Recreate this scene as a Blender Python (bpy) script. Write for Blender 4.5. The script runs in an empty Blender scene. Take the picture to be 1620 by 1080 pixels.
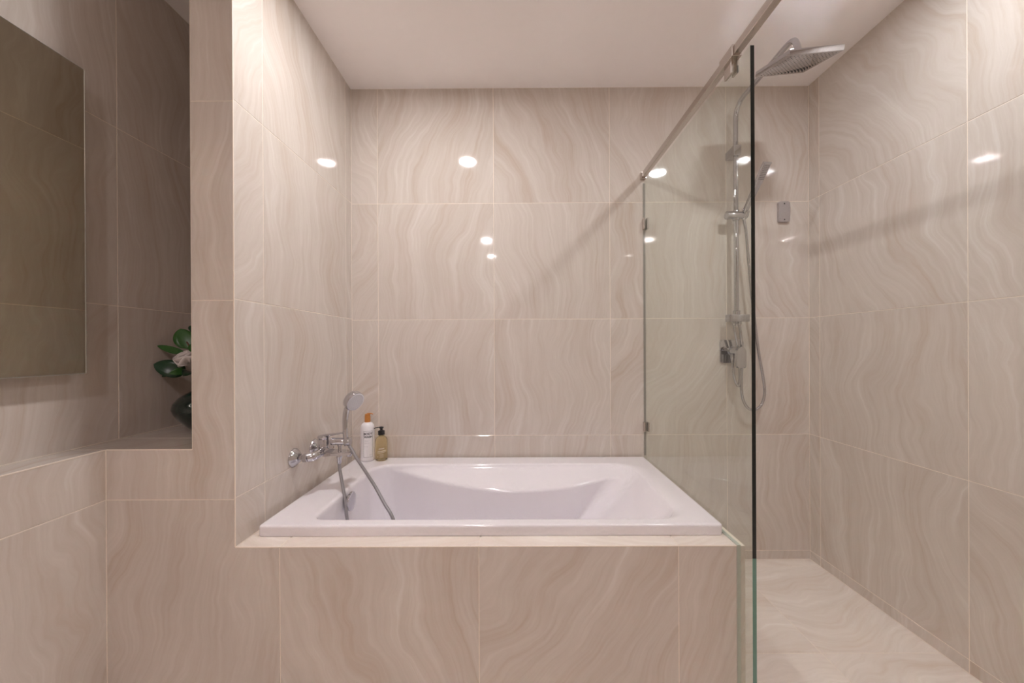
import bpy, bmesh, math, random
from mathutils import Vector, Matrix

random.seed(7)
S = bpy.context.scene
COL = S.collection

# ------------------------------------------------------------------ camera
F_PX, YAW, PITCH, ROLL, CX, CY = 581.18, -.0032, -.0011, .005, 813.96, 550.0
Ry = Matrix(((math.cos(YAW), -math.sin(YAW), 0), (math.sin(YAW), math.cos(YAW), 0), (0, 0, 1)))
Rp = Matrix(((1, 0, 0), (0, math.cos(PITCH), math.sin(PITCH)), (0, -math.sin(PITCH), math.cos(PITCH))))
Rr = Matrix(((math.cos(ROLL), 0, -math.sin(ROLL)), (0, 1, 0), (math.sin(ROLL), 0, math.cos(ROLL))))
M = Rr @ Rp @ Ry
cam_data = bpy.data.cameras.new('camera')
cam = bpy.data.objects.new('camera', cam_data)
COL.objects.link(cam)
cam_data.sensor_fit = 'HORIZONTAL'
cam_data.sensor_width = 36
cam_data.lens = F_PX * 36 / 1620
cam_data.shift_x = -(CX - 810) / 1620
cam_data.shift_y = (CY - 540) / 1620
cam_data.clip_start = .02
right, fwd, up = M[0], M[1], M[2]
cam.matrix_world = Matrix(((right.x, up.x, -fwd.x, 0), (right.y, up.y, -fwd.y, 0), (right.z, up.z, -fwd.z, 1.10), (0, 0, 0, 1)))
S.camera = cam

# ------------------------------------------------------------------ world, exposure, lights
w = bpy.data.worlds.new('world')
S.world = w
w.use_nodes = True
w.node_tree.nodes['Background'].inputs[0].default_value = (.9, .85, .8, 1)
w.node_tree.nodes['Background'].inputs[1].default_value = .05
S.view_settings.view_transform = 'Standard'
S.view_settings.look = 'None'
S.view_settings.gamma = 1
S.view_settings.use_curve_mapping = False
S.view_settings.exposure = 0.0
S.cycles.blur_glossy = 0.0
S.cycles.sample_clamp_indirect = 0
S.cycles.max_bounces = 12
S.cycles.diffuse_bounces = 6
S.cycles.glossy_bounces = 6
S.cycles.transparent_max_bounces = 16

CEIL = 2.44
LIGHTS = [  # x, y, watts, colour, spread (degrees)
    (-.338, 1.157, 13.0, (.98, .955, .97), 180),
    (1.10, .968, 8.8, (.93, .955, 1.0), 180),
    (-.355, -.793, 16.0, (.99, .89, .91), 180),
    (-.344, -1.588, 4.0, (.99, .89, .91), 180),
]
LX, PXL, FY, BY, RX = -.847, -.976, 1.103, 1.9, 1.5145
MX, LOX, SZ, DZ = -1.341, -1.237, .798, .503
REAR = -2.3
for i, (x, y, wt, c, sp) in enumerate(LIGHTS):
    ld = bpy.data.lights.new('downlight_lamp', 'AREA')
    ld.shape = 'DISK'
    ld.size = .12
    ld.energy = wt
    ld.color = c
    ld.spread = math.radians(sp)
    lo = bpy.data.objects.new('downlight_lamp', ld)
    lo.location = (x, y, CEIL - .0045)
    COL.objects.link(lo)

# ------------------------------------------------------------------ materials
def new_mat(name):
    m = bpy.data.materials.new(name)
    m.use_nodes = True
    return m, m.node_tree, m.node_tree.nodes['Principled BSDF']

def simple(name, col, rough=.5, metal=0., spec=.5, noise=0., nscale=30, bump=0., coat=0., trans=0.):
    m, t, b = new_mat(name)
    b.inputs['Base Color'].default_value = (*col, 1)
    b.inputs['Roughness'].default_value = rough
    b.inputs['Metallic'].default_value = metal
    b.inputs['Specular IOR Level'].default_value = spec
    b.inputs['Coat Weight'].default_value = coat
    b.inputs['Transmission Weight'].default_value = trans
    tc = t.nodes.new('ShaderNodeTexCoord')
    n = t.nodes.new('ShaderNodeTexNoise')
    n.inputs['Scale'].default_value = nscale
    n.inputs['Detail'].default_value = 4
    t.links.new(tc.outputs['Object'], n.inputs['Vector'])
    mr = t.nodes.new('ShaderNodeMapRange')
    mr.inputs['To Min'].default_value = 1 - noise
    mr.inputs['To Max'].default_value = 1 + noise
    t.links.new(n.outputs['Fac'], mr.inputs['Value'])
    mx = t.nodes.new('ShaderNodeMix')
    mx.data_type = 'RGBA'
    mx.blend_type = 'MULTIPLY'
    mx.inputs['Factor'].default_value = 1
    mx.inputs['A'].default_value = (*col, 1)
    t.links.new(mr.outputs['Result'], mx.inputs['B'])
    t.links.new(mx.outputs['Result'], b.inputs['Base Color'])
    if bump:
        bp = t.nodes.new('ShaderNodeBump')
        bp.inputs['Strength'].default_value = bump
        bp.inputs['Distance'].default_value = .002
        t.links.new(n.outputs['Fac'], bp.inputs['Height'])
        t.links.new(bp.outputs['Normal'], b.inputs['Normal'])
    return m

def tile_material(name, angle, rough=.05, tint=(1, 1, 1), k=1.0):
    """sandstone look porcelain: warped long veins, different on every tile"""
    m, t, b = new_mat(name)
    N, L = t.nodes, t.links
    tc = N.new('ShaderNodeTexCoord')
    oi = N.new('ShaderNodeObjectInfo')
    wn = N.new('ShaderNodeTexWhiteNoise')
    wn.noise_dimensions = '1D'
    L.new(oi.outputs['Random'], wn.inputs['W'])
    off = N.new('ShaderNodeVectorMath'); off.operation = 'SCALE'
    off.inputs['Scale'].default_value = 40
    L.new(wn.outputs['Color'], off.inputs[0])
    add = N.new('ShaderNodeVectorMath'); add.operation = 'ADD'
    L.new(tc.outputs['Object'], add.inputs[0]); L.new(off.outputs[0], add.inputs[1])
    # large warp
    n1 = N.new('ShaderNodeTexNoise')
    n1.inputs['Scale'].default_value = 1.5; n1.inputs['Detail'].default_value = 4; n1.inputs['Roughness'].default_value = .42
    L.new(add.outputs[0], n1.inputs['Vector'])
    sb = N.new('ShaderNodeVectorMath'); sb.operation = 'SUBTRACT'; sb.inputs[1].default_value = (.5, .5, .5)
    L.new(n1.outputs['Color'], sb.inputs[0])
    sc = N.new('ShaderNodeVectorMath'); sc.operation = 'SCALE'; sc.inputs['Scale'].default_value = .55
    L.new(sb.outputs[0], sc.inputs[0])
    ad2 = N.new('ShaderNodeVectorMath'); ad2.operation = 'ADD'
    L.new(add.outputs[0], ad2.inputs[0]); L.new(sc.outputs[0], ad2.inputs[1])
    # rotate so that the veins run at an angle; the angle varies a little from tile to tile
    ang = N.new('ShaderNodeMapRange')
    ang.inputs['To Min'].default_value = angle - .35; ang.inputs['To Max'].default_value = angle + .35
    L.new(wn.outputs['Value'], ang.inputs['Value'])
    rot = N.new('ShaderNodeVectorRotate'); rot.rotation_type = 'Z_AXIS'
    L.new(ad2.outputs[0], rot.inputs['Vector']); L.new(ang.outputs['Result'], rot.inputs['Angle'])
    def veins(sx, sy, detail, rg, src):
        mp = N.new('ShaderNodeMapping')
        mp.inputs['Scale'].default_value = (sx, sy, 1)
        L.new(src, mp.inputs['Vector'])
        n = N.new('ShaderNodeTexNoise')
        n.inputs['Scale'].default_value = 1; n.inputs['Detail'].default_value = detail; n.inputs['Roughness'].default_value = rg
        L.new(mp.outputs[0], n.inputs['Vector'])
        return n.outputs['Fac']
    broad = veins(9, .8, 4, .55, rot.outputs[0])
    fine = veins(60, 2.4, 5, .65, rot.outputs[0])
    grain = veins(180, 120, 3, .6, add.outputs[0])
    ma = N.new('ShaderNodeMath'); ma.operation = 'MULTIPLY'; ma.inputs[1].default_value = .46
    L.new(broad, ma.inputs[0])
    mb = N.new('ShaderNodeMath'); mb.operation = 'MULTIPLY_ADD'; mb.inputs[1].default_value = .50
    L.new(fine, mb.inputs[0]); L.new(ma.outputs[0], mb.inputs[2])
    mc = N.new('ShaderNodeMath'); mc.operation = 'MULTIPLY_ADD'; mc.inputs[1].default_value = .04
    L.new(grain, mc.inputs[0]); L.new(mb.outputs[0], mc.inputs[2])
    cr = N.new('ShaderNodeValToRGB')
    e = cr.color_ramp.elements
    cols = [(.34, (.550, .462, .388)), (.425, (.592, .522, .460)), (.50, (.622, .562, .506)), (.56, (.648, .588, .532)), (.655, (.705, .660, .612))]
    e[0].position = cols[0][0]; e[1].position = cols[-1][0]
    for p, c in cols[1:-1]:
        e.new(p)
    for el, (p, c) in zip(e, cols):
        el.color = (c[0] * tint[0] * k, c[1] * tint[1] * k, c[2] * tint[2] * k, 1)
    L.new(mc.outputs[0], cr.inputs['Fac'])
    L.new(cr.outputs['Color'], b.inputs['Base Color'])
    b.inputs['Roughness'].default_value = rough
    b.inputs['Specular IOR Level'].default_value = .5
    bp = N.new('ShaderNodeBump'); bp.inputs['Strength'].default_value = .006; bp.inputs['Distance'].default_value = .001
    L.new(grain, bp.inputs['Height']); L.new(bp.outputs['Normal'], b.inputs['Normal'])
    return m

M_TILE = tile_material('wall_tile_glaze', 0.12)
M_TILE_D = tile_material('wall_tile_glaze_diagonal', -.35)
M_FLOOR = tile_material('floor_tile_glaze', 1.45, rough=.28, k=1.22)
M_GROUT = simple('cream_grout', (.83, .745, .65), .7, noise=.05)
M_CEIL = simple('ceiling_paint', (.93, .895, .885), .75, noise=.01)
M_ACR = simple('white_acrylic', (.83, .80, .835), .10, spec=.5, coat=.3)
M_CHROME = simple('chrome', (.58, .58, .61), .03, metal=1, noise=.01)
M_SATIN = simple('satin_steel', (.58, .53, .49), .22, metal=1, noise=.03)
M_BRUSH = simple('brushed_grey_metal', (.55, .53, .54), .38, metal=1, noise=.04, nscale=120)
M_HOSE = simple('grey_hose', (.34, .33, .34), .35, metal=.6)
M_FACE = simple('grey_spray_face', (.62, .62, .65), .35)
M_DARK = simple('dark_rubber', (.03, .03, .03), .5)
M_WHITE = simple('white_plastic', (.84, .82, .84), .28)
M_INK = simple('black_ink', (.04, .035, .04), .6)
M_INKG = simple('grey_ink', (.45, .43, .45), .6)
M_INKW = simple('white_ink', (.9, .88, .82), .6)
M_AMBER = simple('copper_cap_plastic', (.50, .20, .045), .3)
M_BLACK = simple('black_plastic', (.012, .012, .014), .3)
M_VASE = simple('dark_green_glazed_ceramic', (.006, .02, .016), .08, coat=.5)
M_LEAF = simple('leaf_green', (.035, .12, .022), .35, noise=.25, nscale=20)
M_LEAFD = simple('leaf_dark_green', (.012, .05, .02), .3, noise=.25, nscale=20)
M_PETAL = simple('white_petal', (.78, .72, .70), .5, noise=.05)
M_STEM = simple('brown_stem', (.16, .06, .03), .6)
M_MIRROR = simple('tinted_mirror_silver', (.90, .91, .82), .02, metal=1)
M_MEDGE = simple('polished_glass_edge', (.75, .80, .78), .12, metal=.8)
M_SEAL = simple('pale_grey_silicone', (.50, .51, .46), .35)
M_BACK = simple('grey_backing', (.22, .20, .18), .6)

def glass_mat(name, tint, ior=1.5):
    m = bpy.data.materials.new(name)
    m.use_nodes = True
    t = m.node_tree; N, L = t.nodes, t.links
    N.remove(N['Principled BSDF'])
    fr = N.new('ShaderNodeFresnel'); fr.inputs['IOR'].default_value = ior
    tr = N.new('ShaderNodeBsdfTransparent'); tr.inputs['Color'].default_value = (*tint, 1)
    gl = N.new('ShaderNodeBsdfGlossy'); gl.inputs['Roughness'].default_value = .0; gl.inputs['Color'].default_value = (.95, 1, .97, 1)
    # only the outward side of a pane reflects (two faces, two soft reflections)
    geo = N.new('ShaderNodeNewGeometry')
    inv = N.new('ShaderNodeMath'); inv.operation = 'SUBTRACT'; inv.inputs[0].default_value = 1
    L.new(geo.outputs['Backfacing'], inv.inputs[1])
    mu = N.new('ShaderNodeMath'); mu.operation = 'MULTIPLY'
    L.new(fr.outputs[0], mu.inputs[0]); L.new(inv.outputs[0], mu.inputs[1])
    ms = N.new('ShaderNodeMixShader')
    L.new(mu.outputs[0], ms.inputs[0]); L.new(tr.outputs[0], ms.inputs[1]); L.new(gl.outputs[0], ms.inputs[2])
    L.new(ms.outputs[0], N['Material Output'].inputs['Surface'])
    return m
M_GLASS = glass_mat('clear_green_tinted_glass', (.945, .965, .945))
M_GDARK = simple('glass_edge_painted_absorption', (.006, .010, .009), .12)  # near-black colour paints in the light absorbed along the long upper pane
M_GTEAL = simple('glass_edge_painted_transmission', (.14, .27, .22), .15)  # same glass; light coming through its short lower part painted in as teal

def tinted(name, tint, rough=.02):
    m, t, b = new_mat(name)
    b.inputs['Base Color'].default_value = (*tint, 1)
    b.inputs['Roughness'].default_value = rough
    b.inputs['Transmission Weight'].default_value = .96
    b.inputs['IOR'].default_value = 1.35
    return m
M_AMBERLIQ = tinted('amber_soap', (.97, .86, .58), .02)

def emit(name, col, s):
    m = bpy.data.materials.new(name); m.use_nodes = True
    t = m.node_tree
    e = t.nodes.new('ShaderNodeEmission'); e.inputs[0].default_value = (*col, 1); e.inputs[1].default_value = s
    t.links.new(e.outputs[0], t.nodes['Material Output'].inputs['Surface'])
    return m
M_LENS = emit('lit_lamp_lens', (1, .95, .9), 20)

# ------------------------------------------------------------------ helpers
def link(name, me, mat, parent=None, smooth=False, matrix=None):
    o = bpy.data.objects.new(name, me)
    COL.objects.link(o)
    if mat is not None and not me.materials:
        me.materials.append(mat)
    if smooth:
        for p in me.polygons:
            p.use_smooth = True
    if matrix is not None:
        o.matrix_world = matrix
    if parent is not None:
        o.parent = parent
        # parents are never scaled or rotated except where noted: keep the world place
        o.matrix_parent_inverse = PINV.get(parent.name, Matrix())
    return o
PINV = {}

def obj(name, bm, mat, parent=None, smooth=False, autos=None):
    me = bpy.data.meshes.new(name)
    bmesh.ops.recalc_face_normals(bm, faces=bm.faces[:])
    if autos is not None:
        for f in bm.faces: f.smooth = True
        for e in bm.edges:
            if len(e.link_faces) == 2 and e.calc_face_angle(0) > math.radians(autos):
                e.smooth = False
    bm.to_mesh(me); bm.free()
    return link(name, me, mat, parent, smooth)

def empty(name, loc):
    o = bpy.data.objects.new(name, None)
    COL.objects.link(o)
    o.location = loc
    o.empty_display_size = .05
    PINV[o.name] = Matrix.Translation(Vector(loc)).inverted()
    return o

def tag(o, label=None, cat=None, group=None, kind=None):
    if label: o['label'] = label
    if cat: o['category'] = cat
    if group: o['group'] = group
    if kind: o['kind'] = kind
    return o

def box(bm, x0, x1, y0, y1, z0, z1, bev=0., seg=2, mtx=None):
    r = bmesh.ops.create_cube(bm, size=1)
    vs = r['verts']
    bmesh.ops.scale(bm, vec=(x1 - x0, y1 - y0, z1 - z0), verts=vs)
    bmesh.ops.translate(bm, vec=((x0 + x1) / 2, (y0 + y1) / 2, (z0 + z1) / 2), verts=vs)
    if mtx is not None:
        bmesh.ops.transform(bm, matrix=mtx, verts=vs)
    if bev:
        es = list({e for v in vs for e in v.link_edges})
        bmesh.ops.bevel(bm, geom=es, offset=bev, segments=seg, affect='EDGES', profile=.5)

def frame(d):
    d = Vector(d).normalized()
    a = Vector((0, 0, 1)) if abs(d.z) < .9 else Vector((1, 0, 0))
    u = d.cross(a).normalized()
    return u, d.cross(u).normalized(), d

def rev(bm, origin, axis, prof, n=32, cap=True):
    """surface of revolution: prof = [(radius, distance along the axis)]"""
    u, v, d = frame(axis)
    O = Vector(origin)
    rings = []
    for r, h in prof:
        if r < 1e-6:
            rings.append([bm.verts.new(O + d * h)])
        else:
            rings.append([bm.verts.new(O + d * h + (u * math.cos(a) + v * math.sin(a)) * r) for a in [2 * math.pi * i / n for i in range(n)]])
    for A, B in zip(rings, rings[1:]):
        for i in range(n):
            j = (i + 1) % n
            if len(A) == 1 and len(B) == 1: continue
            if len(A) == 1: bm.faces.new((A[0], B[i], B[j]))
            elif len(B) == 1: bm.faces.new((A[i], A[j], B[0]))
            else: bm.faces.new((A[i], A[j], B[j], B[i]))
    if cap:
        for R in (rings[0], rings[-1]):
            if len(R) > 2: bm.faces.new(R)

def spline(pts, sub=10):
    P = [Vector(p) for p in pts]
    P = [P[0] * 2 - P[1]] + P + [P[-1] * 2 - P[-2]]
    out = []
    for i in range(1, len(P) - 2):
        for k in range(sub):
            t = k / sub
            a, b, c, d = P[i - 1], P[i], P[i + 1], P[i + 2]
            out.append(.5 * ((2 * b) + (-a + c) * t + (2 * a - 5 * b + 4 * c - d) * t * t + (-a + 3 * b - 3 * c + d) * t ** 3))
    out.append(P[-2])
    return out

def tube(bm, path, rad, n=14, flat=None):
    """rad: number or function of the arc fraction; flat=(dir, factor) squashes the section"""
    m = len(path)
    tang = [(path[min(i + 1, m - 1)] - path[max(i - 1, 0)]).normalized() for i in range(m)]
    u = frame(tang[0])[0]
    rings = []
    for i in range(m):
        u = (u - tang[i] * u.dot(tang[i])).normalized()
        v = tang[i].cross(u)
        r = rad(i / (m - 1)) if callable(rad) else rad
        ring = []
        for k in range(n):
            a = 2 * math.pi * k / n
            off = (u * math.cos(a) + v * math.sin(a)) * r
            if flat: 
                fd = Vector(flat[0]); fd = (fd - tang[i] * fd.dot(tang[i])).normalized()
                off = off - fd * off.dot(fd) * (1 - flat[1])
            ring.append(bm.verts.new(path[i] + off))
        rings.append(ring)
    for A, B in zip(rings, rings[1:]):
        for k in range(n):
            j = (k + 1) % n
            bm.faces.new((A[k], A[j], B[j], B[k]))
    bm.faces.new(rings[0]); bm.faces.new(rings[-1])

def resample(path, step):
    out = [path[0]]; acc = 0
    for a, b in zip(path, path[1:]):
        L = (b - a).length
        while acc + L >= step:
            t = (step - acc) / L
            a = a + (b - a) * t
            out.append(a.copy()); L = (b - a).length; acc = 0
        acc += L
    out.append(path[-1])
    return out

def ribbed(bm, pts, r, step=.0016, n=10, amp=.07):
    path = resample(spline(pts, 14), step)
    m = len(path) - 1
    tube(bm, path, lambda f: r * (1 + (amp if round(f * m) % 2 else -amp)), n)

def prism(bm, poly, h0, h1, ax='y'):
    def P(a, b, h):
        return {'y': (a, h, b), 'z': (a, b, h), 'x': (h, a, b)}[ax]
    A = [bm.verts.new(P(a, b, h0)) for a, b in poly]
    B = [bm.verts.new(P(a, b, h1)) for a, b in poly]
    bm.faces.new(A); bm.faces.new(B[::-1])
    n = len(poly)
    for i in range(n):
        bm.faces.new((A[i], A[(i + 1) % n], B[(i + 1) % n], B[i]))

def rrect(x0, x1, y0, y1, radii, K=8, Mside=1):
    """rounded rectangle, counter-clockwise from the lower left corner; radii LL, LR, UR, UL"""
    pts = []
    cs = [(x0, y0, 1, 1, math.pi), (x1, y0, -1, 1, 1.5 * math.pi), (x1, y1, -1, -1, 0), (x0, y1, 1, -1, .5 * math.pi)]
    arcs = []
    for (cx, cy, sx, sy, a0), r in zip(cs, radii):
        arcs.append([(cx + sx * r + r * math.cos(a0 + .5 * math.pi * k / K), cy + sy * r + r * math.sin(a0 + .5 * math.pi * k / K)) for k in range(K + 1)])
    for i in range(4):
        pts += arcs[i]
        a, b = arcs[i][-1], arcs[(i + 1) % 4][0]
        for k in range(1, Mside):
            f = k / Mside
            pts.append((a[0] + (b[0] - a[0]) * f, a[1] + (b[1] - a[1]) * f))
    return pts

def offset(poly, d):
    """shrink a counter-clockwise polygon by d"""
    n = len(poly); out = []
    for i in range(n):
        p0, p1, p2 = Vector(poly[i - 1]), Vector(poly[i]), Vector(poly[(i + 1) % n])
        e1, e2 = (p1 - p0).normalized(), (p2 - p1).normalized()
        n1, n2 = Vector((-e1.y, e1.x)), Vector((-e2.y, e2.x))
        b = n1 + n2
        out.append(tuple(p1 + b * (d / max(.2, n1.dot(b)))))
    return out

# ------------------------------------------------------------------ tiled surfaces
GAP, PROUD = .0027, .0008
_cache = {}
def tile(parent, O, U, V, poly, mat, thick=.007):
    O, U, V = Vector(O), Vector(U), Vector(V)
    Nn = U.cross(V)
    if len(poly) == 4 and not isinstance(poly[0], tuple):
        u0, u1, v0, v1 = poly
        poly = [(u0, v0), (u1, v0), (u1, v1), (u0, v1)]
    cu = (min(p[0] for p in poly) + max(p[0] for p in poly)) / 2
    cv = (min(p[1] for p in poly) + max(p[1] for p in poly)) / 2
    loc = [(round(p[0] - cu, 4), round(p[1] - cv, 4)) for p in poly]
    key = (tuple(loc), mat.name)
    if key not in _cache:
        bm = bmesh.new()
        q = offset(loc, GAP / 2); q2 = offset(loc, GAP / 2 + .0007)
        A = [bm.verts.new((a, b, -thick)) for a, b in q]
        B = [bm.verts.new((a, b, -.0006)) for a, b in q]
        C = [bm.verts.new((a, b, 0)) for a, b in q2]
        n = len(q)
        for R1, R2 in ((A, B), (B, C)):
            for i in range(n):
                bm.faces.new((R1[i], R1[(i + 1) % n], R2[(i + 1) % n], R2[i]))
        bm.faces.new(C); bm.faces.new(A[::-1])
        me = bpy.data.meshes.new('tile')
        bm.to_mesh(me); bm.free()
        me.materials.append(mat)
        _cache[key] = me
    c = O + U * cu + V * cv
    o = bpy.data.objects.new('tile', _cache[key])
    COL.objects.link(o)
    o.matrix_world = Matrix(((U.x, V.x, Nn.x, c.x), (U.y, V.y, Nn.y, c.y), (U.z, V.z, Nn.z, c.z), (0, 0, 0, 1)))
    o.parent = parent
    return o

def slab(name, x0, x1, y0, y1, z0, z1, mat=None, kind='structure'):
    bm = bmesh.new(); box(bm, x0, x1, y0, y1, z0, z1)
    o = obj(name, bm, mat or M_GROUT)
    if kind: o['kind'] = kind
    return o

def grid(parent, O, U, V, us, vs, mat):
    for a, b in zip(us, us[1:]):
        for c, d in zip(vs, vs[1:]):
            tile(parent, O, U, V, (a, b, c, d), mat)

X, Y, Z = (1, 0, 0), (0, 1, 0), (0, 0, 1)
nX, nY = (-1, 0, 0), (0, -1, 0)
ROWS = [0, .046, .646, 1.246, 1.846, CEIL]
COLX = [-.7105, -.1105, .4895, 1.0895]
COLY = [REAR, -1.765, -1.165, -.565, .035, .635, 1.235, 1.835, BY]
T = .10
P = PROUD

# back wall of the alcove and shower: normal -y ; U = +x, V = +z gives U x V = -y
wb = slab('wall_back', PXL - .002, RX + T, BY + P, BY + T, 0, CEIL)
grid(wb, (0, BY, 0), X, Z, [LX] + COLX + [RX], ROWS, M_TILE)
# right wall: normal -x ; U = -y , V = z -> (-y) x z = -x
wr = slab('wall_right', RX + P, RX + T, REAR, BY + P, 0, CEIL)
grid(wr, (RX, 0, 0), nY, Z, [-y for y in COLY[::-1]], ROWS, M_TILE_D)
# left: pillar between the niche and the bath, front face at FY
pil = slab('wall_left_pillar', PXL + P, LX - P, FY + P, BY, DZ - .05, CEIL)
grid(pil, (LX, 0, .005), Y, Z, [FY, 1.235, 1.835, BY], [DZ - .005] + ROWS[2:-1] + [CEIL - .005], M_TILE)
grid(pil, (PXL, 0, 0), nY, Z, [-BY, -1.703, -FY], [SZ, 1.246, 1.846, CEIL], M_TILE)
# front face below the shelf, pillar face, bath platform face (all in the plane y = FY, normal -y)
wf = slab('wall_platform', LOX + P, .6597, FY + P, FY + .055, 0, DZ - P)
O_ = (0, FY, 0)
tile(pil, O_, X, Z, (PXL, LX, 1.846, CEIL), M_TILE)
tile(pil, O_, X, Z, (PXL, LX, 1.246, 1.846), M_TILE)
tile(pil, O_, X, Z, [(LOX, .646), (LX, .646), (LX, 1.246), (PXL, 1.246), (PXL, SZ), (LOX, SZ)], M_TILE)
tile(wf, O_, X, Z, [(LOX, .046), (-.714, .046), (-.714, DZ), (LX, DZ), (LX, .646), (LOX, .646)], M_TILE)
for a, b in ((-.714, -.114), (-.114, .486), (.486, .6612)):
    tile(wf, O_, X, Z, (a, b, .046, DZ), M_TILE)
for a, b in ((LOX, -.714), (-.714, -.114), (-.114, .486), (.486, .6612)):
    tile(wf, O_, X, Z, (a, b, 0, .046), M_TILE)
# platform top around the bath
for a, b in ((LX, -.714), (-.714, -.114), (-.114, .486), (.486, .6612)):
    tile(wf, (0, 0, DZ), X, Y, (a, b, FY, FY + .075), M_FLOOR)
wl2 = slab('wall_platform_inner', LX, LX + .045, FY + .055, BY, 0, DZ - P)
tile(wl2, (0, 0, DZ), X, Y, (LX, LX + .045, FY + .075, BY), M_FLOOR)
# thin tiled strip on the shower side of the glass
ws = slab('wall_shower_curb', .6715 + P, .6850 - P, FY + P, BY, 0, DZ - P)
tile(ws, O_, X, Z, (.6712, .6862, .046, DZ), M_TILE, .004)
tile(ws, O_, X, Z, (.6712, .6862, 0, .046), M_TILE, .004)
grid(ws, (.6850, 0, 0), Y, Z, [FY, 1.235, 1.835, BY], [0, .046, DZ], M_TILE)
# left low wall with its ledge, and the shelf in the niche
wlo = slab('wall_left_lower', MX - T, LOX - P, REAR, FY, 0, SZ - P)
grid(wlo, (LOX, 0, 0), Y, Z, [REAR, -1.765, -1.165, -.565, .035, .635, FY], [0, .046, .646, SZ], M_TILE)
grid(wlo, (0, 0, SZ), X, Y, [MX, LOX], [REAR, -1.765, -1.165, -.565, .035, .635, 1.1015], M_TILE)
wsh = slab('wall_left_shelf', MX - T, PXL, FY + P, BY + T, .50, SZ - P)
grid(wsh, (0, 0, SZ), X, Y, [MX, PXL], [FY, 1.244, 1.835, BY], M_TILE)
# mirror wall: normal +x ; U = y, V = z
wm = slab('wall_left', MX - T, MX - P, REAR, BY + T, SZ, CEIL)
grid(wm, (MX, 0, 0), Y, Z, COLY, [SZ, 1.246, 1.846, CEIL], M_TILE)
wn = slab('wall_niche_back', MX, PXL - P, BY + P, BY + T, SZ, CEIL)
grid(wn, (0, BY, 0), X, Z, [MX, PXL], [SZ, 1.246, 1.846, CEIL], M_TILE)
# wall behind the camera
wq = slab('wall_rear', MX - T, RX + T, REAR - T, REAR - P, 0, CEIL)
grid(wq, (0, REAR, 0), nX, Z, [-RX, -1.0895, -.4895, .1105, .7105, -LOX], ROWS, M_TILE)
# floor and ceiling
fl = slab('floor', MX - T, RX + T, REAR - T, BY + T, -.1, -P)
grid(fl, (0, 0, 0), X, Y, [.6850, 1.0895, RX], [FY, 1.318, 1.842, BY], M_FLOOR)
grid(fl, (0, 0, 0), X, Y, [LOX, -.7105, -.1105, .4895, 1.0895, RX], [REAR, -1.297, -.697, -.097, .503, FY], M_FLOOR)
ce = slab('ceiling', MX - T, RX + T, REAR - T, BY + T, CEIL, CEIL + .1, M_CEIL)

# pale corner trims along the outer tile edges
def trim(n, x0, x1, y0, y1, z0, z1):
    bm = bmesh.new(); box(bm, x0, x1, y0, y1, z0, z1, .0006, 1)
    tag(obj('trim_%d' % n, bm, M_GROUT), kind='structure')
t_ = .0025
trim(1, LOX, PXL, FY - .0008, FY + t_, SZ - t_, SZ + .0008)
trim(2, LOX - t_, LOX + .0008, REAR, FY, SZ - t_, SZ + .0008)
trim(3, LOX - .0006, LOX + .0018, FY - .0018, FY + .0006, 0, SZ - t_)
trim(4, LX - t_, LX + .0006, FY - .0006, FY + t_, DZ, CEIL)
trim(5, LX, .6597, FY - .0006, FY + t_, DZ - t_, DZ + .0006)
trim(6, PXL - .0004, PXL + .0014, FY - .0004, FY + .0014, SZ, CEIL)

# cream joint lines in the inner corners
c_ = .0022
trim(7, LX, LX + c_, BY - c_, BY, DZ, CEIL)
trim(8, RX - c_, RX, BY - c_, BY, 0, CEIL)
trim(9, MX, PXL, BY - c_, BY, SZ, SZ + c_)
trim(10, MX, MX + c_, REAR, BY, SZ, SZ + c_)
trim(11, .6862, RX, BY - c_, BY, 0, c_)
trim(12, RX - c_, RX, REAR, BY, 0, c_)
trim(13, LX, LX + c_, FY, BY, DZ, DZ + c_)
trim(14, MX, MX + c_, BY - c_, BY, SZ, CEIL)

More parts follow.
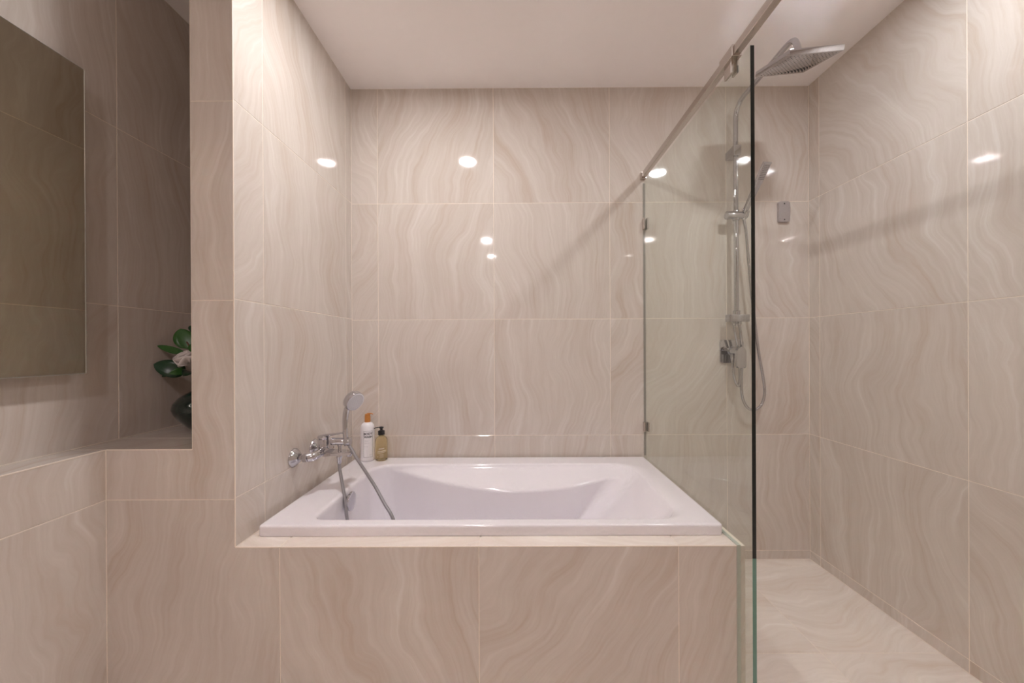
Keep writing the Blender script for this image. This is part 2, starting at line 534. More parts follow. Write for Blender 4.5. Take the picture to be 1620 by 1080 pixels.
# ------------------------------------------------------------------ bathtub
def make_tub():
    K, MS = 10, 22
    x0, x1, y0, y1 = -.822, .654, 1.162, 1.886
    zt = .538
    def outer(d):
        return rrect(x0 + d, x1 - d, y0 + d, y1 - d, [max(.002, .012 - d)] * 4, K, MS)
    ox0, ox1, oy0, oy1 = -.672, .548, 1.212, 1.768
    def inner(d):  # d > 0 grows outwards
        return rrect(ox0 - d, ox1 + d, oy0 - d, oy1 + d, [.04 + d, .10 + d, .12 + d, .085 + d], K, MS)
    R = .014
    def soft(poly, w_, f):   # wider, softer shoulder at the sloped right end
        return [(x + w_ * max(0, min(1, (x - .35) / .2)), y) for x, y in poly]
    rings = []
    def add(poly, z): rings.append([(a, b, z) for a, b in poly])
    add(outer(.0015), DZ + .0006)
    add(outer(0), DZ + .003); add(outer(0), zt - .008)
    for k in range(1, 5):
        a = k / 5 * math.pi / 2
        add(outer(.007 * (1 - math.cos(a))), zt - .007 * (1 - math.sin(a)))
    add(outer(.007), zt); add(outer(.012), zt)
    add(soft(inner(.018), .052, 0), zt)
    for k in range(0, 6):
        a = k / 6 * math.pi / 2
        add(soft(inner(R * (1 - math.sin(a))), .045 * (1 - math.sin(a)), k / 6), zt - R * (1 - math.cos(a)))
    P0 = inner(0)
    B0 = rrect(-.60, .06, 1.30, 1.665, [.10, .12, .12, .10], K, MS)
    D = .40
    xm, xw = .02, .62
    ds = [.012, .03, .045, .06, .075, .09, .105, .12, .135, .15, .165, .18, .195, .21, .23, .26, .30, .35, .42, .50, .58, .66, .74, .81, .87, .91, .945, .97, .985, .995, 1.0]
    for d in ds:
        k0 = 1 - (1 - d ** 4) ** .25 if d < 1 else 1
        ring = []
        for (px, py), (bx, by) in zip(P0, B0):
            rightness = max(0, min(1, (px - .25) / .28))
            a = .12 + .66 * rightness
            k = k0 * (1 - a) + a * d
            x = px + (bx - px) * k; y = py + (by - py) * k
            z = zt - R - (D - R) * d
            # sloping arm rest hollow along the far side
            if py > 1.60:
                sh = max(0, 1 - ((px - xm) / xw) ** 2) ** 1.3
                zc = .012 + .056 * sh
                q = min(1, (zt - R - z) / zc)
                bb = min(1, (py - 1.60) / .12)
                y -= .128 * sh * q * bb * (1 - k)
            ring.append((x, y, z))
        rings.append(ring)
    bm = bmesh.new()
    V = [[bm.verts.new(p) for p in r] for r in rings]
    n = len(V[0])
    for A, B in zip(V, V[1:]):
        for i in range(n):
            bm.faces.new((A[i], A[(i + 1) % n], B[(i + 1) % n], B[i]))
    c = Vector((-.22, 1.48, zt - D - .004))
    cv = bm.verts.new(c)
    for i in range(n):
        bm.faces.new((V[-1][i], V[-1][(i + 1) % n], cv))
    return bm
tub = obj('bathtub', make_tub(), M_ACR, smooth=True)
tag(tub, 'white rectangular bathtub with a sloped right end set into the tiled platform', 'bathtub')
# overflow cover on the left inner wall
bm = bmesh.new()
rev(bm, (-.668, 1.447, .497), (1, 0, 0), [(.024, 0), (.024, .008), (.036, .012), (.037, .016), (.036, .020), (.030, .0225), (0, .024)], 32)
ov = obj('overflow_cover', bm, M_CHROME, tub, autos=40)
ov['label'] = 'round chrome overflow knob'
bm = bmesh.new()
rev(bm, (-.42, 1.48, .1345), (0, 0, 1), [(.034, 0), (.034, .004), (.028, .007), (0, .009)], 28)
obj('drain_plug', bm, M_CHROME, tub, autos=40)

# ------------------------------------------------------------------ bath mixer on the left wall
mx = empty('bath_mixer', (LX, 1.466, .69))
tag(mx, 'chrome bath mixer tap on the left alcove wall above the tub rim', 'tap')
YM, ZM = 1.466, .690
for yy in (1.395, 1.537):
    bm = bmesh.new()
    # fluted bell escutcheon
    n = 48
    prof = [(.036, .0005), (.036, .003), (.033, .007), (.026, .014), (.018, .021), (.013, .024), (.010, .024)]
    rings = []
    for r, h in prof:
        ring = []
        for i in range(n):
            a = 2 * math.pi * i / n
            fl_ = 1 + (.035 * math.cos(12 * a) if .012 < r < .034 else 0)
            ring.append(bm.verts.new((LX + h, yy + r * fl_ * math.cos(a), ZM - .006 + r * fl_ * math.sin(a))))
        rings.append(ring)
    for A, B in zip(rings, rings[1:]):
        for i in range(n):
            bm.faces.new((A[i], A[(i + 1) % n], B[(i + 1) % n], B[i]))
    bm.faces.new(rings[0]); bm.faces.new(rings[-1])
    obj('escutcheon', bm, M_CHROME, mx, autos=50)
    bm = bmesh.new()
    rev(bm, (LX + .02, yy, ZM - .006), (1, 0, 0), [(.009, 0), (.009, .022)], 20)
    rev(bm, (LX + .036, yy, ZM - .006), (1, 0, 0), [(.0145, 0), (.0165, .002), (.0165, .018), (.0145, .020)], 6)
    obj('coupling_nut', bm, M_CHROME, mx, autos=30)
bm = bmesh.new()   # body bar between both couplings
tube(bm, spline([(LX + .055, 1.392, ZM - .006), (LX + .074, 1.402, ZM - .002), (LX + .082, 1.43, ZM + .003), (LX + .083, YM, ZM + .005), (LX + .082, 1.502, ZM + .003), (LX + .074, 1.530, ZM - .002), (LX + .055, 1.540, ZM - .006)], 8), .0165, 20)
obj('mixer_body', bm, M_CHROME, mx, autos=50)
bm = bmesh.new()   # cartridge housing
rev(bm, (-.770, YM, .676), (0, 0, 1), [(.019, 0), (.0225, .006), (.0225, .060), (.0215, .0615), (.0215, .0635), (.0225, .065), (.0225, .071), (.017, .0765), (0, .078)], 32)
obj('cartridge_housing', bm, M_CHROME, mx, autos=35)
bm = bmesh.new()   # lever
tube(bm, spline([(-.786, YM, .748), (-.765, YM, .753), (-.735, YM, .756), (-.705, YM, .7605), (-.676, YM - .002, .764)], 8), lambda f: .017 - .008 * f, 18, flat=((0, 0, 1), .30))
obj('lever', bm, M_CHROME, mx, autos=50)
bm = bmesh.new()   # flat cascade spout
poly = [(-.785, YM - .034), (-.735, YM - .032), (-.690, YM - .022), (-.662, YM - .016), (-.654, YM - .008), (-.654, YM + .008), (-.662, YM + .016), (-.690, YM + .022), (-.735, YM + .032), (-.785, YM + .034)]
prism(bm, poly, .676, .690, 'z')
bmesh.ops.bevel(bm, geom=bm.edges[:], offset=.003, segments=2, affect='EDGES')
rev(bm, (-.668, YM, .669), (0, 0, 1), [(.009, 0), (.0105, .002), (.0105, .008)], 20)
obj('spout', bm, M_CHROME, mx, autos=40)
bm = bmesh.new()
rev(bm, (-.705, YM, .690), (0, 0, 1), [(.0075, 0), (.006, .004), (.006, .018), (.009, .020), (.009, .028), (.007, .030)], 20)
obj('diverter_knob', bm, M_CHROME, mx, autos=40)
bm = bmesh.new()   # horizontal holder tube and fork
rev(bm, (-.738, YM - .002, .729), (1, 0, 0), [(.012, 0), (.0145, .002), (.0145, .056), (.013, .058)], 24)
rev(bm, (-.681, YM - .004, .729), (1, 0, 0), [(.016, 0), (.017, .003), (.017, .018), (.014, .021)], 24)
obj('shower_holder', bm, M_CHROME, mx, autos=40)
bm = bmesh.new()
rev(bm, (-.703, YM - .01, .677), (0, 0, -1), [(.011, 0), (.0115, .004), (.0115, .010), (.009, .014), (.0085, .030), (.007, .034)], 20)
obj('hose_outlet', bm, M_CHROME, mx, autos=40)
bm = bmesh.new()
ribbed(bm, [(-.703, YM - .01, .648), (-.700, YM - .012, .620), (-.684, 1.44, .57), (-.663, 1.42, .51), (-.648, 1.402, .45), (-.628, 1.395, .36), (-.590, 1.40, .26), (-.54, 1.42, .20), (-.466, 1.40, .25), (-.440, 1.388, .36),
            (-.474, 1.402, .452), (-.512, 1.42, .50), (-.553, 1.438, .556), (-.594, 1.447, .612), (-.630, 1.452, .662), (-.652, 1.458, .695), (-.665, 1.460, .712)], .0062, .0017, 10, .05)
hs_ = obj('shower_hose', bm, M_HOSE, mx, smooth=True); hs_['label'] = 'grey flexible hose'

# hand shower standing in the holder
hsh = empty('hand_shower', (-.670, YM - .006, .73))
tag(hsh, 'chrome round hand shower standing upright in the bath mixer holder', 'hand shower')
bm = bmesh.new()
tube(bm, spline([(-.676, YM - .006, .712), (-.678, YM - .006, .742), (-.680, YM - .006, .780), (-.680, YM - .004, .822), (-.676, YM - .002, .852), (-.668, YM, .874)], 8), lambda f: .0082 + .0035 * min(1, f * 1.6), 20)
obj('handle', bm, M_CHROME, hsh, autos=50)
nrm = Vector((.80, -.44, -.41)).normalized()
hc = Vector((-.655, YM + .006, .893))
bm = bmesh.new()
rev(bm, hc, nrm, [(0, -.013), (.022, -.012), (.036, -.008), (.040, -.003), (.0405, .016), (.038, .0195), (.035, .0195)], 40)
obj('shower_head', bm, M_CHROME, hsh, autos=40)
bm = bmesh.new()
rev(bm, hc + nrm * .0193, nrm, [(.035, 0), (.0345, .0012), (0, .0016)], 40)
sf = obj('spray_face', bm, M_FACE, hsh, autos=40); sf['label'] = 'pale grey spray plate'
bm = bmesh.new()
u_, v_, d_ = frame(nrm)
for ring_r, cnt in ((.008, 6), (.016, 12), (.024, 18), (.031, 24)):
    for i in range(cnt):
        a = 2 * math.pi * i / cnt
        rev(bm, hc + nrm * .0205 + (u_ * math.cos(a) + v_ * math.sin(a)) * ring_r, nrm, [(.0011, 0), (.0009, .0012)], 6)
noz = obj('nozzles', bm, M_INKG, sf); noz['kind'] = 'stuff'

# ------------------------------------------------------------------ bottles on the far rim corner
def text_mesh(txt, size, bold=.0):
    cu = bpy.data.curves.new('t', 'FONT'); cu.body = txt; cu.size = size; cu.align_x = 'CENTER'; cu.align_y = 'CENTER'
    cu.offset = bold
    cu.resolution_u = 3
    o = bpy.data.objects.new('t', cu)
    me = bpy.data.meshes.new_from_object(o)
    vs = [v.co.copy() for v in me.vertices]; fs = [tuple(p.vertices) for p in me.polygons]
    bpy.data.objects.remove(o); bpy.data.curves.remove(cu); bpy.data.meshes.remove(me)
    return vs, fs

def wrap(bm, vs, fs, cx, cy, r, ang0, cz, sx=1, skew=0):
    """print flat shapes on a cylinder; ang0 = the direction the print faces"""
    vv = []
    for v in vs:
        a = ang0 + (v.x * sx + skew * v.y) / r
        vv.append(bm.verts.new((cx + r * math.cos(a), cy + r * math.sin(a), cz + v.y)))
    for f in fs:
        try: bm.faces.new([vv[i] for i in f])
        except ValueError: pass

def wrap_bar(bm, x0, x1, z0, z1, cx, cy, r, ang0, n=8):
    if (x1 - x0) < .002: n = 1
    vs, fs = [], []
    for i in range(n + 1):
        x = x0 + (x1 - x0) * i / n
        vs += [Vector((x, z0, 0)), Vector((x, z1, 0))]
    for i in range(n): fs.append((2 * i, 2 * i + 2, 2 * i + 3, 2 * i + 1))
    wrap(bm, vs, fs, cx, cy, r, ang0, 0)

RZ = .5385
bx, by = -.746, 1.843
b1 = empty('body_wash_bottle', (bx, by, RZ))
tag(b1, 'tall white body wash bottle with copper coloured pump top on the tub corner', 'bottle')
bm = bmesh.new()
rev(bm, (bx, by, RZ), (0, 0, 1), [(.029, 0), (.0325, .004), (.0335, .010), (.0335, .155), (.0328, .166), (.030, .176), (.025, .184), (.018, .189), (.0135, .191), (.0135, .194)], 40)
bd = obj('bottle_body', bm, M_WHITE, b1, autos=60)
face = math.atan2(-by, -bx) + .07   # the label faces the room, turned a little
rr = .0338
bm = bmesh.new()
for (a, b, c, d) in ((-.0225, .0225, .1500, .1510), (-.0225, .0225, .0215, .0225), (-.0225, -.0215, .0215, .151), (.0215, .0225, .0215, .151)):
    wrap_bar(bm, a, b, RZ + c, RZ + d, bx, by, rr, face)
for txt, zc, sz in (('BODY', .137, .0155), ('WASH', .122, .0140)):
    vs, fs = text_mesh(txt, sz, .0006)
    wrap(bm, vs, fs, bx, by, rr, face, RZ + zc)
lp = obj('label_print', bm, M_INK, bd); lp['label'] = 'black BODY WASH lettering in a thin frame'
bm = bmesh.new()
for txt, zc, sz, sh_ in (('with natural', .107, .0055, -.004), ('extracts', .1, .0055, -.008), ('gentle care', .091, .005, -.005), ('for body', .075, .005, -.009), ('500 ml', .033, .0055, .012)):
    vs, fs = text_mesh(txt, sz)
    for v in vs: v.x += sh_
    wrap(bm, vs, fs, bx, by, rr, face, RZ + zc)
lp2 = obj('small_print', bm, M_INKG, bd); lp2['kind'] = 'stuff'
bm = bmesh.new()
rev(bm, (bx, by, RZ + .1905), (0, 0, 1), [(.0135, 0), (.0145, .001), (.0140, .030), (.0125, .036), (.0125, .0405), (.010, .042), (0, .0425)], 28)
obj('pump_collar', bm, M_AMBER, b1, autos=40)
bm = bmesh.new()
tube(bm, spline([(bx, by - .002, RZ + .2325), (bx + .012, by - .003, RZ + .234), (bx + .024, by - .004, RZ + .233), (bx + .030, by - .0045, RZ + .230)], 6), lambda f: .0062 - .003 * f, 12, flat=((0, 0, 1), .6))
obj('pump_nozzle', bm, M_AMBER, b1, smooth=True)

cx, cy = -.678, 1.846
b2 = empty('hand_soap_bottle', (cx, cy, RZ))
tag(b2, 'short clear amber soap bottle with black pump beside the white bottle', 'bottle')
bm = bmesh.new()
rev(bm, (cx, cy, RZ), (0, 0, 1), [(.026, 0), (.029, .003), (.0295, .008), (.0295, .095), (.028, .105), (.023, .114), (.015, .120), (.0125, .123), (.0125, .127)], 40)
bo = obj('bottle_body', bm, M_AMBERLIQ, b2, autos=60); bo['label'] = 'clear bottle of amber soap'
bm = bmesh.new()
rev(bm, (cx, cy, RZ + .127), (0, 0, 1), [(.0165, 0), (.0165, .019), (.012, .021), (.007, .022), (.0065, .030), (.010, .032), (.010, .038), (0, .0395)], 24)
obj('pump_collar', bm, M_BLACK, b2, autos=40)
bm = bmesh.new()
tube(bm, spline([(cx + .012, cy - .002, RZ + .1635), (cx, cy - .002, RZ + .165), (cx - .018, cy - .004, RZ + .163), (cx - .035, cy - .006, RZ + .159)], 6), lambda f: .0055 - .0022 * f, 12, flat=((0, 0, 1), .6))
obj('pump_nozzle', bm, M_BLACK, b2, smooth=True)
face2 = math.atan2(-cy, -cx)
def stroke(bm, pts, wd, cx, cy, r, ang, cz):
    path = spline([(a, b, 0) for a, b in pts], 5)
    vs, fs = [], []
    for i, p in enumerate(path):
        t = (path[min(i + 1, len(path) - 1)] - path[max(0, i - 1)])
        t = t.normalized() if t.length > 0 else Vector((1, 0, 0))
        nn = Vector((-t.y, t.x, 0)) * wd
        vs += [p + nn, p - nn]
        if i: fs.append((2 * i - 2, 2 * i - 1, 2 * i + 1, 2 * i))
    wrap(bm, vs, fs, cx, cy, r, ang, cz)
bm = bmesh.new()
r2 = .0298
for base, x0_, n_, am in ((.060, -.014, 6, .005), (.047, -.020, 9, .0045)):   # handwritten script, unreadable in the photograph
    pts = []
    for i in range(n_ * 4 + 1):
        a = i * math.pi / 2
        pts.append((x0_ + i * .00115 + .0010 * math.sin(a), base + am * (.5 + .35 * ((i * 7) % 5) / 4) * math.cos(a) + i * .00012))
    stroke(bm, pts, .00055, cx, cy, r2, face2, RZ)
stroke(bm, [(-.022, .038), (-.006, .042), (.012, .044), (.023, .049)], .0006, cx, cy, r2, face2, RZ)
for z_ in (.034, .029, .024, .019):
    wrap_bar(bm, -.012 + z_ * .1, .010, RZ + z_, RZ + z_ + .0007, cx, cy, r2, face2)
pr2 = obj('label_print', bm, M_INKW, bo); pr2['label'] = 'white handwritten lettering'

# ------------------------------------------------------------------ glass screen
GX0, GX1, GY0, GY1, GZ1 = .660, .672, 1.030, 1.899, 1.942
gs = empty('glass_screen', ((GX0 + GX1) / 2, GY0, 0))
tag(gs, 'frameless clear glass shower screen standing between bathtub and shower', 'glass screen')
bm = bmesh.new()
prism(bm, [(GY0 + .0015, .0005), (FY - .0015, .0005), (FY - .0015, DZ + .002), (GY1, DZ + .002), (GY1, GZ1), (GY0 + .0015, GZ1)], GX0, GX1, 'x')
pane = obj('glass_pane', bm, M_GLASS, gs)
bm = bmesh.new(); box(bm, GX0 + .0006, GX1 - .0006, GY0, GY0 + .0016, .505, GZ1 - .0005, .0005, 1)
e1 = obj('polished_edge', bm, M_GDARK, pane); e1['label'] = 'polished front edge above the platform, light lost in the long pane painted dark green'
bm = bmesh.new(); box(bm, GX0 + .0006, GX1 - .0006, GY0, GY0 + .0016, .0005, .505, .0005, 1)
e2 = obj('polished_edge', bm, M_GTEAL, pane); e2['label'] = 'lower front edge, light passing the short glass painted teal'
bm = bmesh.new(); box(bm, GX0 + .001, GX1 - .001, GY1 - .002, GY1, .54, GZ1)
e3 = obj('silicone_joint', bm, M_BACK, pane)
bm = bmesh.new(); box(bm, GX0 + .0002, GX1 - .0002, FY, BY - .001, .0005, DZ + .0015)
e4 = obj('silicone_joint', bm, M_SEAL, gs); e4['label'] = 'pale grey seal between the platform and the curb tiles'
for za, zb in ((1.700, 1.757), (.667, .714)):
    bm = bmesh.new()
    box(bm, .6555, .6595, 1.870, 1.8985, za, zb, .001)
    box(bm, .6725, .6800, 1.870, 1.8985, za, zb, .001)
    obj('wall_clip', bm, M_SATIN, gs)
bx0, bx1, bz0, bz1 = .649, .670, 1.965, 1.990
bm = bmesh.new()
box(bm, bx0, bx1, REAR + .01, 1.892, bz0, bz1, .0012)
obj('support_bar', bm, M_SATIN, gs)
bm = bmesh.new()
box(bm, bx0 - .004, bx1 + .004, 1.878, 1.899, bz0 - .005, bz1 + .005, .002)
obj('wall_flange', bm, M_SATIN, gs)
bm = bmesh.new()
box(bm, bx0 - .004, bx1 + .004, 1.090, 1.160, bz0 - .0045, bz1 + .004, .001)
box(bm, .652, .6592, 1.108, 1.145, 1.922, bz0 + .002, .001)
box(bm, .6728, .679, 1.112, 1.140, 1.930, bz0 + .002, .001)
ck = obj('bar_clamp', bm, M_SATIN, gs)
bm = bmesh.new()
box(bm, .6718, .6729, 1.106, 1.111, 1.922, 1.944)
obj('clamp_gasket', bm, M_DARK, ck)

# ------------------------------------------------------------------ shower column
RXC, RYC = 1.104, 1.840
sc_ = empty('shower_column', (RXC, BY, 1.2))
tag(sc_, 'chrome shower column with square rain head on the shower wall', 'shower')
bm = bmesh.new()
HC = Vector((1.114, 1.454, 2.209))      # centre of the underside of the head
R1, R2_, R3 = .010, .298, -.084
MH = Matrix.Translation(HC) @ Matrix.Rotation(R1, 4, 'Z') @ Matrix.Rotation(R2_, 4, 'X') @ Matrix.Rotation(R3, 4, 'Y')
neck = MH @ Vector((0, 0, .026)); ntop = MH @ Vector((0, 0, .046))
pth = [(RXC, RYC, 1.245), (RXC, RYC, 1.6), (RXC, RYC, 2.0), (RXC, RYC, 2.20), (RXC, RYC - .003, 2.255), (RXC + .001, RYC - .022, 2.288), (RXC + .002, RYC - .06, 2.305), (RXC + .003, RYC - .16, 2.312),
       (RXC + .005, 1.58, 2.318), (RXC + .006, 1.50, 2.322), (RXC + .007, 1.468, 2.314), (RXC + .007, 1.452, 2.292), tuple(ntop), tuple(neck)]
tube(bm, spline(pth, 8), .0110, 20)
obj('riser_pipe', bm, M_CHROME, sc_, smooth=True)
bm = bmesh.new()
rev(bm, MH @ Vector((0, 0, .0195)), (MH.to_3x3() @ Vector((0, 0, 1))), [(.024, 0), (.024, .003), (.016, .006), (.015, .018), (.012, .020)], 24)
hsz = .100
prism_m = bmesh.new()
box(bm, -hsz, hsz, -hsz, hsz, 0, .020, .0012, 2, MH)
hd = obj('rain_head', bm, M_CHROME, sc_, autos=30); hd['label'] = 'flat square chrome rain shower head'
prism_m.free()
bm = bmesh.new()
for i in range(13):
    for j in range(13):
        a, b = -.084 + .014 * i, -.084 + .014 * j
        rev(bm, MH @ Vector((a, b, .0003)), MH.to_3x3() @ Vector((0, 0, -1)), [(.0027, 0), (.0022, .0005), (.0010, .0007)], 7)
nz = obj('nozzles', bm, M_DARK, hd); nz['kind'] = 'stuff'; nz['label'] = 'grid of dark rubber spray nozzles'
# wall bracket
bm = bmesh.new()
prism(bm, [(BY - .0005, 2.055), (BY - .0005, 2.094), (RYC - .018, 2.098), (RYC - .018, 2.046)], 1.086, 1.122, 'x')
bmesh.ops.bevel(bm, geom=bm.edges[:], offset=.0015, segments=1, affect='EDGES')
rev(bm, (RXC, RYC, 2.058), (0, 0, 1), [(.0165, 0), (.0175, .002), (.0175, .040), (.015, .043)], 24)
obj('wall_bracket', bm, M_CHROME, sc_, autos=35)
# sliding holder
bm = bmesh.new()
rev(bm, (1.050, RYC - .004, 1.753), (1, 0, 0), [(.014, 0), (.0195, .003), (.0195, .102), (.0165, .106)], 28)
rev(bm, (RXC, RYC, 1.728), (0, 0, 1), [(.015, 0), (.016, .002), (.016, .048), (.015, .05)], 24)
rev(bm, (1.143, 1.828, 1.753), (.12, -.55, .78), [(.013, -.02), (.0135, .014), (.012, .020)], 20)
obj('sliding_holder', bm, M_CHROME, sc_, autos=40)
# diverter block
bm = bmesh.new()
box(bm, 1.058, 1.160, 1.822, 1.858, 1.222, 1.258, .0018)
rev(bm, (RXC, RYC, 1.255), (0, 0, 1), [(.0165, 0), (.0165, .022), (.012, .025)], 24)
box(bm, 1.088, 1.120, 1.852, BY - .0005, 1.224, 1.256, .0018)
obj('diverter_block', bm, M_CHROME, sc_, autos=35)
for dx in (-.014, .012):
    bm = bmesh.new()
    rev(bm, (RXC + dx, RYC - .004, 1.2215), (0, 0, -1), [(.0105, 0), (.0105, .010), (.008, .014), (.008, .018)], 6 if dx < 0 else 20)
    obj('hose_nut', bm, M_CHROME, sc_, autos=30)
bm = bmesh.new()
ribbed(bm, [(RXC - .014, RYC - .004, 1.205), (RXC - .010, RYC - .004, 1.170), (RXC + .006, RYC + .004, 1.115), (RXC + .016, RYC + .010, 1.06), (1.126, 1.852, .98), (1.126, 1.852, .925), (1.120, 1.852, .900),
            (1.108, 1.852, .915), (1.096, 1.852, .96), (1.091, 1.852, 1.010), (1.091, 1.852, 1.028)], .0062, .0017, 10, .06)
h1 = obj('supply_hose', bm, M_CHROME, sc_, smooth=True)
bm = bmesh.new()
ribbed(bm, [(RXC + .012, RYC - .004, 1.205), (RXC + .020, RYC - .002, 1.16), (RXC + .030, RYC + .006, 1.10), (RXC + .036, RYC + .012, 1.03), (1.134, 1.85, .96), (1.134, 1.85, .88), (1.146, 1.85, .82), (1.172, 1.85, .786), (1.208, 1.85, .783),
            (1.238, 1.85, .815), (1.250, 1.85, .875), (1.240, 1.85, .96), (1.222, 1.85, 1.06), (1.202, 1.846, 1.20), (1.180, 1.84, 1.36), (1.161, 1.832, 1.52), (1.146, 1.826, 1.66), (1.139, 1.834, 1.735)], .0068, .0017, 10, .06)
h2 = obj('shower_hose', bm, M_CHROME, sc_, smooth=True); h2['label'] = 'long looped metal hose'

# stick hand shower in the sliding holder
h3 = empty('hand_shower', (1.145, 1.82, 1.77))
tag(h3, 'slim rectangular chrome hand shower in the sliding holder of the shower column', 'hand shower')
pa, pb = Vector((1.137, 1.822, 1.765)), Vector((1.160, 1.690, 1.945))
dr = (pb - pa).normalized()
sidev = Vector((1, .15, 0)); sidev = (sidev - dr * sidev.dot(dr)).normalized()
nv = sidev.cross(dr).normalized()
if nv.y > 0: nv = -nv
MS_ = Matrix(((sidev.x, nv.x, dr.x, pa.x), (sidev.y, nv.y, dr.y, pa.y), (sidev.z, nv.z, dr.z, pa.z), (0, 0, 0, 1)))
Ls = (pb - pa).length
bm = bmesh.new()
secs = [(0, .010, .009), (.02, .011, .0095), (.08, .013, .010), (.13, .0165, .009), (.15, .019, .0075), (Ls, .021, .006)]
rings = []
for h, a, b in secs:
    rings.append([bm.verts.new(MS_ @ Vector((x_, y_, h))) for x_, y_ in rrect(-a, a, -b, b, [.0045] * 4, 4)])
for A, B in zip(rings, rings[1:]):
    for i in range(len(A)):
        bm.faces.new((A[i], A[(i + 1) % len(A)], B[(i + 1) % len(A)], B[i]))
bm.faces.new(rings[0]); bm.faces.new(rings[-1])
obj('handle', bm, M_CHROME, h3, autos=40)
bm = bmesh.new()
box(bm, -.0155, .0155, .0063, .0082, Ls - .078, Ls - .006, .0006, 1, MS_)
sp = obj('spray_face', bm, M_BRUSH, h3)
bm = bmesh.new()
for i in range(9):
    for j in range(5):
        rev(bm, MS_ @ Vector((-.011 + .0055 * j, .0082, Ls - .072 + .0072 * i)), nv, [(.0015, 0), (.0012, .0010)], 6)
nn_ = obj('nozzles', bm, M_DARK, sp); nn_['kind'] = 'stuff'

# shower mixer
sm = empty('shower_mixer', (1.112, BY, 1.075))
tag(sm, 'chrome shower mixer valve with square wall plate and lever below the shower column', 'tap')
bm = bmesh.new()
prism(bm, rrect(1.052, 1.172, 1.015, 1.133, [.012] * 4, 6), BY - .0085, BY - .0005, 'y')
es = [e for e in bm.edges if all(abs(v.co.y - (BY - .0085)) < 1e-5 for v in e.verts)]
bmesh.ops.bevel(bm, geom=es, offset=.002, segments=2, affect='EDGES')
obj('wall_plate', bm, M_CHROME, sm, autos=40)
bm = bmesh.new()
rev(bm, (1.112, BY - .007, 1.075), (0, -1, 0), [(.025, 0), (.0245, .004), (.023, .006), (.0225, .062), (.021, .065)], 32)
obj('valve_body', bm, M_CHROME, sm, autos=40)
bm = bmesh.new()
prism(bm, rrect(1.089, 1.136, .992, 1.098, [.010, .010, .022, .022], 8), 1.812, 1.828, 'y')
bmesh.ops.bevel(bm, geom=bm.edges[:], offset=.003, segments=2, affect='EDGES')
obj('lever', bm, M_CHROME, sm, autos=40)
bm = bmesh.new()
rev(bm, (1.091, 1.852, 1.058), (0, 0, -1), [(.010, 0), (.010, .018), (.0085, .022), (.0085, .034)], 18)
obj('hose_outlet', bm, M_CHROME, sm, autos=40)

# small wall plate on the right of the column
bm = bmesh.new()
prism(bm, rrect(1.351, 1.409, 1.736, 1.841, [.009] * 4, 6), BY - .014, BY - .0005, 'y')
es = [e for e in bm.edges if all(abs(v.co.y - (BY - .014)) < 1e-5 for v in e.verts)]
bmesh.ops.bevel(bm, geom=es, offset=.0016, segments=2, affect='EDGES')
wp = obj('towel_hook_plate', bm, M_BRUSH, autos=45)
tag(wp, 'small grey rounded metal plate with two screws on the shower wall', 'wall plate')
for zz in (1.829, 1.748):
    bm = bmesh.new()
    rev(bm, (1.380, BY - .0138, zz), (0, -1, 0), [(.0035, 0), (.0033, .0010), (.002, .0016), (0, .0017)], 12)
    obj('screw', bm, M_DARK, wp, autos=40)

# ------------------------------------------------------------------ mirror on the left wall
MXF = -1.290
mr_ = empty('mirror', (MX, .6, 1.03))
tag(mr_, 'large frameless tinted mirror on the left wall above the tiled ledge', 'mirror')
my0, my1, mz0, mz1 = -.35, 1.098, 1.0295, 1.9375
bm = bmesh.new()
box(bm, MXF - .005, MXF, my0, my1, mz0, mz1)
mp_ = obj('mirror_glass', bm, M_MIRROR, mr_)
bm = bmesh.new()
for (a, b, c, d) in ((my1 - .0004, my1 + .0022, mz0 - .001, mz1 + .001), (my0 - .002, my0 + .0002, mz0, mz1)):
    box(bm, MXF - .0058, MXF + .0008, a, b, c, d, .0008, 1)
box(bm, MXF - .0055, MXF + .0004, my0, my1, mz0 - .0016, mz0 + .0004, .0005, 1)
box(bm, MXF - .0055, MXF + .0004, my0, my1, mz1 - .0004, mz1 + .0016, .0005, 1)
me_ = obj('polished_edge', bm, M_MEDGE, mp_)
bm = bmesh.new(); box(bm, MX + .0005, MXF - .0055, my0 + .06, my1 - .06, mz0 + .03, mz1 - .05)
obj('backing_frame', bm, M_BACK, mr_)

# ------------------------------------------------------------------ vase and flowers on the niche shelf
vx, vy = -1.158, 1.375
bm = bmesh.new()
rev(bm, (vx, vy, SZ + .0005), (0, 0, 1), [(.040, 0), (.047, .004), (.062, .020), (.083, .043), (.097, .066), (.1025, .084), (.098, .104), (.082, .124), (.058, .140), (.038, .152), (.029, .166), (.030, .182), (.036, .190), (.033, .191), (.026, .180), (.024, .160), (.030, .150), (0, .145)], 48, cap=False)
va = obj('vase', bm, M_VASE, smooth=True)
tag(va, 'round dark green glazed vase on the niche shelf behind the pillar', 'vase')

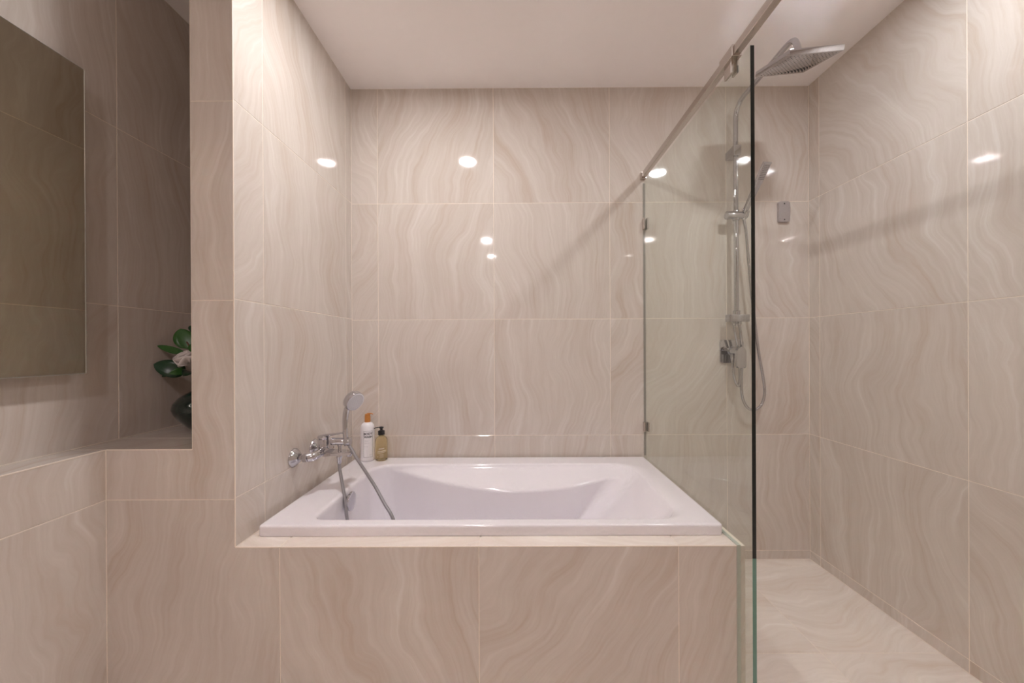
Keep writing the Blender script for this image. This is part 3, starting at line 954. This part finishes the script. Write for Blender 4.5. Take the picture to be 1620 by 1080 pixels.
fa = empty('flower_stems', (vx, vy, SZ + .146))
tag(fa, 'white flower with glossy green leaves standing in the dark vase', 'flowers')
def at_px(u, v, y):   # point at depth y along the ray through the photograph's pixel (u, v)
    return Vector(((u - 815.8) / F_PX * y, y, 1.10 - (v - 549.4) / F_PX * y))
def leaf(base, tip, width, mat, bend=.01, tw=0., name='leaf', parent=None):
    base, tip = Vector(base), Vector(tip)
    d = tip - base; L_ = d.length; d.normalize()
    view = Vector((.65, -.75, .1)).normalized()
    s = d.cross(view).normalized(); nrm_ = s.cross(d).normalized()
    s, nrm_ = s * math.cos(tw) + nrm_ * math.sin(tw), nrm_ * math.cos(tw) - s * math.sin(tw)
    bm = bmesh.new()
    n = 14; rows = []
    for layer in (0, 1):
        R_ = []
        for i in range(n + 1):
            t = i / n
            wd = width / 2 * (math.sin(math.pi * min(1, t * 1.02) ** .8) ** .58 if 0 < t < 1 else 0) + .0006
            c = base + d * L_ * t + nrm_ * (bend * math.sin(math.pi * t) - layer * .0009)
            R_.append([bm.verts.new(c + s * wd * q + nrm_ * (.22 * abs(q) * wd * (1 if layer == 0 else 1))) for q in (-1, -.5, 0, .5, 1)])
        rows.append(R_)
    for R_ in rows:
        for i in range(n):
            for j in range(4):
                bm.faces.new((R_[i][j], R_[i][j + 1], R_[i + 1][j + 1], R_[i + 1][j]))
    for i in range(n):
        for j in (0, 4):
            bm.faces.new((rows[0][i][j], rows[0][i + 1][j], rows[1][i + 1][j], rows[1][i][j]))
    return obj(name, bm, mat, parent or fa, smooth=True)
yl = 1.375
top = Vector((vx, vy, SZ + .185))
leaf(at_px(296, 549, yl), at_px(284, 517, yl + .01), .062, M_LEAF, .004)
leaf(at_px(291, 556, yl), at_px(247, 544, yl - .01), .024, M_LEAF, .004, .2)
leaf(at_px(292, 587, yl + .01), at_px(241, 573, yl - .03), .062, M_LEAFD, .010)
leaf(at_px(280, 584, yl + .02), at_px(231, 590, yl + .02), .032, M_LEAFD, .004)
leaf(at_px(292, 583, yl - .01), at_px(266, 588, yl - .05), .026, M_LEAF, .003)
leaf(at_px(296, 584, yl - .005), at_px(288, 592, yl - .06), .030, M_LEAFD, .004)
leaf(at_px(300, 522, yl), at_px(314, 514, yl), .034, M_LEAFD, .004)
leaf(at_px(302, 540, yl), at_px(326, 560, yl), .05, M_LEAF, .008)
leaf(at_px(305, 580, yl), at_px(345, 590, yl - .02), .05, M_LEAFD, .008)
leaf(at_px(305, 560, yl), at_px(335, 535, yl + .02), .045, M_LEAF, .008)
for pts in ([top - Vector((0, 0, .04)), top + Vector((0, 0, .02)), at_px(304, 575, yl), at_px(300, 550, yl), at_px(294, 538, yl)],
            [top - Vector((.004, 0, .04)), at_px(318, 596, yl), at_px(300, 586, yl), at_px(284, 585, yl)]):
    bm = bmesh.new(); tube(bm, spline([tuple(p) for p in pts], 6), .0026, 8)
    obj('stem', bm, M_STEM, fa, smooth=True)
fc = at_px(298, 571, yl - .02)
def petal(fc, ang, tilt, length, width, cup):
    bm = bmesh.new(); n, m_ = 8, 6; grid_ = []
    axis = Vector((-.25, -.45, .86)).normalized()
    u, v, d = frame(axis)
    rad = u * math.cos(ang) + v * math.sin(ang); tan_ = d.cross(rad)
    for i in range(n + 1):
        t = i / n
        c = fc + rad * (math.sin(t * tilt) * length * .75) + d * ((1 - math.cos(t * 1.2)) * length * cup + t * length * .55 * math.cos(tilt))
        wd = width / 2 * (math.sin(math.pi * (.12 + .80 * t)) ** .6)
        grid_.append([bm.verts.new(c + tan_ * wd * q - rad * (q * q * wd * .45)) for q in [-1 + 2 * j / m_ for j in range(m_ + 1)]])
    for i in range(n):
        for j in range(m_):
            bm.faces.new((grid_[i][j], grid_[i][j + 1], grid_[i + 1][j + 1], grid_[i + 1][j]))
    o = obj('petal', bm, M_PETAL, fa, smooth=True)
    sm_ = o.modifiers.new('thick', 'SOLIDIFY'); sm_.thickness = .0012
for i in range(4): petal(fc, i * math.pi * .5 + .5, .9, .058, .088, .46)
for i in range(3): petal(fc + Vector((0, 0, .002)), i * math.pi * 2 / 3 + .6, .5, .050, .066, .52)

# ------------------------------------------------------------------ recessed downlights in the ceiling
names = ['over the front edge of the bathtub', 'in the shower beside the glass screen', 'in the middle of the room behind the camera', 'nearest the rear wall']
for (x, y, *_), nm in zip(LIGHTS, names):
    d = empty('downlight', (x, y, CEIL))
    tag(d, 'round recessed ceiling downlight ' + nm, 'ceiling light', 'recessed ceiling downlights')
    bm = bmesh.new()
    rev(bm, (x, y, CEIL - .0005), (0, 0, -1), [(.052, 0), (.068, .0005), (.068, .004), (.064, .006), (.056, .005), (.052, .0)], 40, cap=False)
    obj('trim_ring', bm, M_WHITE, d, autos=40)
    bm = bmesh.new()
    rev(bm, (x, y, CEIL - .0008), (0, 0, -1), [(.0515, 0), (.0515, .0012)], 40)
    obj('lamp_lens', bm, M_LENS, d)
